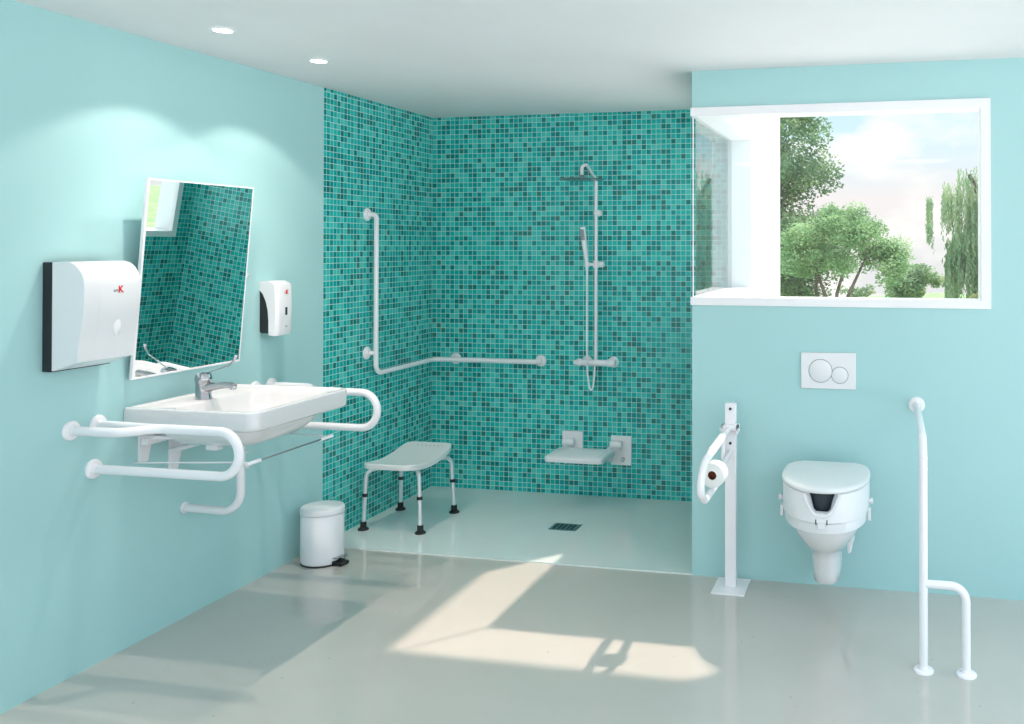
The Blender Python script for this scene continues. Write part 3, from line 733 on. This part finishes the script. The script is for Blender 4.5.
bm = lathe([(.012, -.12), (.012, .12)], (tcx, 4.118, .572), (1, 0, 0), seg=16)
obj('lid_hinge', bm, PLASTIC, t2)

# ================================================================== SUPPORT POST WITH FOLDING RAIL
cxp, cyp = 2.176, 4.085
t = thing('folding_support_rail', 'white square floor post carrying a looped fold down support rail, left of the toilet', 'grab rail', (cxp, cyp, 0))
po = obj('post', box((cxp - .0255, cyp - .018, .008), (cxp + .0255, cyp + .018, .836)), WHITE, t, bev=.003)
for z in (.812, .657):
    obj('screw', lathe([(.0065, 0), (.0065, .002), (.004, .003)], (cxp, cyp - .018, z), (0, -1, 0), seg=14), SCREW, po)
bm = bmesh.new(); add_prism(bm, [(2.100, 3.985, .0), (2.252, 3.985, .0), (2.252, 4.185, .0), (2.100, 4.185, .0)], (0, 0, .008))
obj('base_plate', bm, WHITE, t, bev=.002)
bm = box((cxp - .036, cyp - .045, .722), (cxp + .036, cyp + .02, .742)); add_box(bm, (cxp - .036, cyp - .045, .700), (cxp - .030, cyp + .0, .742)); add_box(bm, (cxp + .030, cyp - .045, .700), (cxp + .036, cyp + .0, .742))
add_lathe(bm, [(.008, -.044), (.008, .044)], (cxp, cyp - .03, .722), (1, 0, 0), seg=14)
obj('hinge_bracket', bm, WHITE, t, bev=.001)
R_ = [(2.176, 4.055, .728), (2.174, 3.82, .722), (2.168, 3.52, .700), (2.168, 3.41, .615), (2.168, 3.52, .547), (2.170, 3.72, .552), (2.176, 4.06, .62)]
pts = fillet([V(p) for p in R_], [.3, .16, .07, .07, .2], 10)
def rr(p): 
    k = max(0, min(1, (4.0 - p.y) / .12)); return .009 + .0065 * k
obj('rail', add_tube(bmesh.new(), pts, .0155, seg=18, radii=[rr(p) for p in pts]), WHITE, t)
obj('rail_strut', tube([(2.152, 4.05, .72), (2.150, 4.02, .60), (2.160, 4.02, .585)], .009, seg=12, rad=.01), WHITE, t)
obj('grip_sleeve', tube([(2.1747, 3.90, .7245), (2.1705, 3.64, .7105)], .0180, seg=18), PLASTIC, t)
# toilet roll
a_ = V((.10, 1, 0)).normalized(); rc = V((2.182, 3.600, .626))
t = thing('toilet_roll', 'white toilet paper roll held inside the loop of the folding support rail', 'toilet roll', rc)
seg = 40
def cyl_ring(r, h):
    N = V((1, -.10, 0)).normalized(); B = V((0, 0, 1))
    return [rc + a_ * h + N * r * math.cos(2 * PI * k / seg) + B * r * math.sin(2 * PI * k / seg) for k in range(seg)]
obj('paper', loft([cyl_ring(.018, 0), cyl_ring(.048, 0), cyl_ring(.050, .002), cyl_ring(.050, .062), cyl_ring(.048, .064), cyl_ring(.018, .064), cyl_ring(.018, 0)], cap=False), PAPER, t, ang=50)
obj('core', loft([cyl_ring(.0175, .001), cyl_ring(.0175, .063), cyl_ring(.016, .063), cyl_ring(.016, .001), cyl_ring(.0175, .001)], cap=False), CARD, t, ang=50)
obj('roll_spindle', tube([rc + a_ * .02, rc + a_ * .075], .014, seg=16), CARD, t)

# ================================================================== FLOOR-TO-WALL GRAB RAIL
t = thing('floor_grab_rail', 'white tubular grab rail standing on two floor feet right of the toilet', 'grab rail', (3.0, 3.43, 0))
obj('upright', tube([(3.0, YT - .008, .838), (3.0, 3.50, .838), (3.0, 3.43, .782), (3.0, 3.43, .01)], .0158, seg=22, rad=[.05, .05]), WHITE, t)
obj('branch', tube([(3.0, 3.43, .318), (3.150, 3.43, .318), (3.150, 3.43, .01)], .0152, seg=20, rad=.055), WHITE, t)
for z in (.775, .735): obj('joint_ring', lathe([(.0168, -.003), (.0168, .003)], (3.0, 3.43, z), (0, 0, 1), seg=22), WHITE, t)
flange((3.0, YT, .838), (0, -1, 0), t)
flange((3.0, 3.43, 0), (0, 0, 1), t, 'floor_flange', r=.037); flange((3.150, 3.43, 0), (0, 0, 1), t, 'floor_flange', r=.037)

# ================================================================== TREES OUTSIDE
def leaves(rnd, blobs, count, size, elong=1.0, droop=False):
    """clouds of small leaf quads over ellipsoidal blobs (centre, radii)"""
    vs, fs = [], []
    wts = [b[1][0] * b[1][1] * b[1][2] for b in blobs]; tot = sum(wts)
    for (c, r), w in zip(blobs, wts):
        for _ in range(int(count * w / tot)):
            d = V((rnd.gauss(0, 1), rnd.gauss(0, 1), rnd.gauss(0, 1))).normalized(); k = rnd.random() ** .5 * 1.12
            p = V((c[0] + d.x * r[0] * k, c[1] + d.y * r[1] * k, c[2] + d.z * r[2] * k))
            u = V((rnd.gauss(0, 1), rnd.gauss(0, 1), rnd.gauss(0, 1) * .6)).normalized()
            if droop: u = V((rnd.gauss(0, .15), rnd.gauss(0, .15), -1)).normalized()
            w_ = u.cross(V((rnd.gauss(0, 1), rnd.gauss(0, 1), rnd.gauss(0, 1)))).normalized()
            s = size * rnd.uniform(.6, 1.3); i = len(vs)
            vs += [p - u * s * elong, p + w_ * s * .5, p + u * s * elong, p - w_ * s * .5]; fs.append((i, i + 1, i + 2, i + 3))
    return vs, fs
def leafobj(name, vs, fs, m, parent):
    me = bpy.data.meshes.new(name); o_ = wloc(parent); me.from_pydata([tuple(v - o_) for v in vs], [], fs); me.materials.append(m)
    o = bpy.data.objects.new(name, me); COL.objects.link(o); o.parent = parent; return o
def clump(rnd, c, R, n, r):
    out = []
    for _ in range(n):
        d = V((rnd.gauss(0, 1), rnd.gauss(0, 1), rnd.gauss(0, 1))).normalized() * (rnd.random() ** .45)
        s = r * rnd.uniform(.6, 1.25)
        out.append(((c[0] + d.x * R[0], c[1] + d.y * R[1], c[2] + d.z * R[2]), (s, s, s * .72)))
    return out

rnd = random.Random(4)
# big dark tree at the left of the view
b = (0.8, 17.6, -.8)
t = thing('tree', 'tall dark green broadleaf tree filling the left of the window view', 'tree', b)
obj('trunk', tube([b, (.8, 17.6, .6), (.65, 17.7, 2.4), (.7, 17.6, 4.2)], .2, seg=12, radii=[.26, .2, .15, .06]), BARK, t)
bl_ = clump(rnd, (.65, 17.7, 2.6), (1.15, 1.2, 2.8), 70, .46) + clump(rnd, (.95, 17.5, 1.3), (1.2, 1.2, .9), 34, .45)
leafobj('foliage', *leaves(rnd, bl_, 60000, .042), LEAF_DARK, t)
# spreading lighter tree
b = (2.05, 14.0, -.8)
t = thing('tree', 'lighter green spreading tree with forked thin trunks in the middle of the window view', 'tree', b)
obj('trunk', tube([b, (2.05, 14, .2), (1.98, 14, .66), (1.72, 14.1, 1.35)], .05, seg=10, radii=[.09, .06, .03, .018]), BARK, t)
for pts_ in ([(2.05, 14, .2), (2.30, 13.95, .85), (2.60, 13.9, 1.5)], [(2.05, 14, .2), (2.10, 14.1, .82), (2.32, 14.2, 1.6)], [(1.9, 14, .3), (1.78, 14.05, .9), (1.80, 14.0, 1.5)]):
    obj('trunk', tube(pts_, .04, seg=8, radii=[.045, .026, .012]), BARK, t)
bl_ = []
for (x, z, n_, w) in ((1.80, 1.70, 12, .42), (2.10, 1.98, 10, .32), (2.45, 1.72, 11, .36), (2.80, 1.42, 8, .25), (2.2, 1.42, 8, .5), (1.5, 1.3, 9, .35), (2.98, 1.2, 3, .12)):
    bl_ += clump(rnd, (x, 14.0, z), (w * 1.05, .6, .23), n_ + 4, .20)
leafobj('foliage', *leaves(rnd, bl_, 24000, .027), LEAF_MID, t)
# far low bushes / yellowish trees
b = (3.35, 17.5, -.9)
t = thing('bush', 'pale yellowish green bushes low in the window view between the two larger trees', 'bush', b)
obj('stem', tube([b, (3.35, 17.5, .9)], .06, seg=8), BARK, t)
bl_ = clump(rnd, (3.35, 17.5, .85), (.45, .5, .30), 16, .22) + clump(rnd, (3.0, 17.5, .7), (.4, .4, .15), 6, .16) + clump(rnd, (2.7, 17.5, .7), (.9, .4, .1), 10, .15)
leafobj('foliage', *leaves(rnd, bl_, 7000, .038), LEAF_WIL, t)
# weeping willow
b = (4.35, 16.0, -.8)
t = thing('willow_tree', 'weeping willow with hanging strands at the right edge of the window view', 'tree', b)
obj('trunk', tube([b, (4.4, 16, 1.0), (4.45, 16, 2.3), (4.2, 15.9, 2.75)], .12, seg=10, radii=[.16, .13, .08, .03]), BARK, t)
vs, fs = [], []
def strand(x, y, z, L_, rnd):
    k = 0; p = V((x, y, z)); drift = V((rnd.gauss(0, .03), rnd.gauss(0, .03), 0))
    while k < L_:
        s = .030 * rnd.uniform(.7, 1.3)
        u = V((rnd.gauss(0, .35), rnd.gauss(0, .35), -1)).normalized(); w_ = u.cross(V((rnd.gauss(0, 1), rnd.gauss(0, 1), .1))).normalized()
        c = p + V((rnd.gauss(0, .012), rnd.gauss(0, .012), -k)) + drift * k; i = len(vs)
        vs.extend([c - u * s * 1.3, c + w_ * s * .35, c + u * s * 1.3, c - w_ * s * .35]); fs.append((i, i + 1, i + 2, i + 3)); k += .022
for (x0, x1, z0, z1, L0, L1, n_) in ((3.52, 3.60, 2.25, 2.42, .5, .85, 18), (3.75, 3.98, 2.3, 2.6, .35, .7, 40), (4.0, 4.9, 2.35, 2.85, .6, 1.1, 150), (3.95, 5.0, 1.55, 1.95, .6, 1.2, 240), (3.82, 4.0, 1.2, 1.45, .5, .9, 50)):
    for _ in range(n_):
        x = rnd.uniform(x0, x1); strand(x, 16 + rnd.uniform(-.5, .5), rnd.uniform(z0, z1), rnd.uniform(L0, L1), rnd)
bl_ = clump(rnd, (4.5, 16.1, 1.3), (.5, .5, .55), 16, .28)
v2, f2 = leaves(rnd, bl_, 5000, .04, 1.3, True); k0 = len(vs)
vs += v2; fs += [tuple(i + k0 for i in f) for f in f2]
leafobj('foliage', vs, fs, LEAF_WIL, t)
b = (4.28, 15.0, -.8)
t = thing('bush', 'small yellow flowering bush at the lower right corner of the window view', 'bush', b)
obj('stem', tube([b, (4.28, 15, .6)], .04, seg=8), BARK, t)
leafobj('foliage', *leaves(rnd, clump(rnd, (4.28, 15, .70), (.16, .2, .10), 8, .10), 1200, .03), LEAF_YEL, t)

# ================================================================== LIGHT
w = bpy.data.worlds.new('world'); scn.world = w; w.use_nodes = True
nt = w.node_tree; bg = nt.nodes['Background']
tc = nt.nodes.new('ShaderNodeTexCoord'); sp = nt.nodes.new('ShaderNodeSeparateXYZ'); nt.links.new(tc.outputs['Generated'], sp.inputs[0])
r = nt.nodes.new('ShaderNodeValToRGB'); e = r.color_ramp.elements
e[0].position = 0; e[0].color = (.80, .79, .80, 1); e[1].position = .75; e[1].color = (.42, .70, .95, 1)
for p, c in ((.05, (.90, .84, .84)), (.12, (.66, .86, .97)), (.3, (.50, .78, .95))):
    q = e.new(p); q.color = (*c, 1)
nt.links.new(sp.outputs[2], r.inputs['Fac'])
mp_ = nt.nodes.new('ShaderNodeMapping'); mp_.inputs['Scale'].default_value = (1, 1, 2.2); mp_.inputs['Location'].default_value = (.1, .75, .4)
n = nt.nodes.new('ShaderNodeTexNoise'); n.inputs['Scale'].default_value = 6.5; n.inputs['Detail'].default_value = 5; n.inputs['Roughness'].default_value = .5
nt.links.new(tc.outputs['Generated'], mp_.inputs[0]); nt.links.new(mp_.outputs[0], n.inputs['Vector'])
rc_ = nt.nodes.new('ShaderNodeValToRGB'); rc_.color_ramp.elements[0].position = .47; rc_.color_ramp.elements[1].position = .60
nt.links.new(n.outputs['Fac'], rc_.inputs['Fac'])
mx = nt.nodes.new('ShaderNodeMix'); mx.data_type = 'RGBA'; nt.links.new(rc_.outputs['Color'], mx.inputs[0]); nt.links.new(r.outputs['Color'], mx.inputs[6]); mx.inputs[7].default_value = (1.0, .955, .93, 1)
nt.links.new(mx.outputs[2], bg.inputs['Color'])
mr_ = nt.nodes.new('ShaderNodeMapRange'); mr_.inputs[1].default_value = .14; mr_.inputs[2].default_value = .45; mr_.inputs[3].default_value = 1.25; mr_.inputs[4].default_value = 3.7
nt.links.new(sp.outputs[2], mr_.inputs[0]); nt.links.new(mr_.outputs[0], bg.inputs['Strength'])

s = bpy.data.lights.new('sun', 'SUN'); s.energy = 5.9; s.angle = math.radians(1.2); s.color = (1, .77, .66)
so = bpy.data.objects.new('sun', s); COL.objects.link(so)
so.rotation_euler = V((.522, .569, 1.0)).to_track_quat('Z', 'Y').to_euler()

# ================================================================== CAMERA
cd = bpy.data.cameras.new('camera'); cam = bpy.data.objects.new('camera', cd); COL.objects.link(cam)
cam.location = (2.8798, 0, 1.55); cam.rotation_euler = (PI / 2 + .0098, .0003, .2105)
cd.sensor_width = 36; cd.lens = 909.28 / 1024 * 36
cd.shift_x = -(694.56 - 512) / 1024; cd.shift_y = -(362 - 236.98) / 1024
cd.clip_start = .05; cd.clip_end = 200
scn.camera = cam
vs_ = scn.view_settings
vs_.view_transform = 'Standard'; vs_.look = 'None'; vs_.gamma = 1; vs_.use_curve_mapping = False; vs_.exposure = -0.12
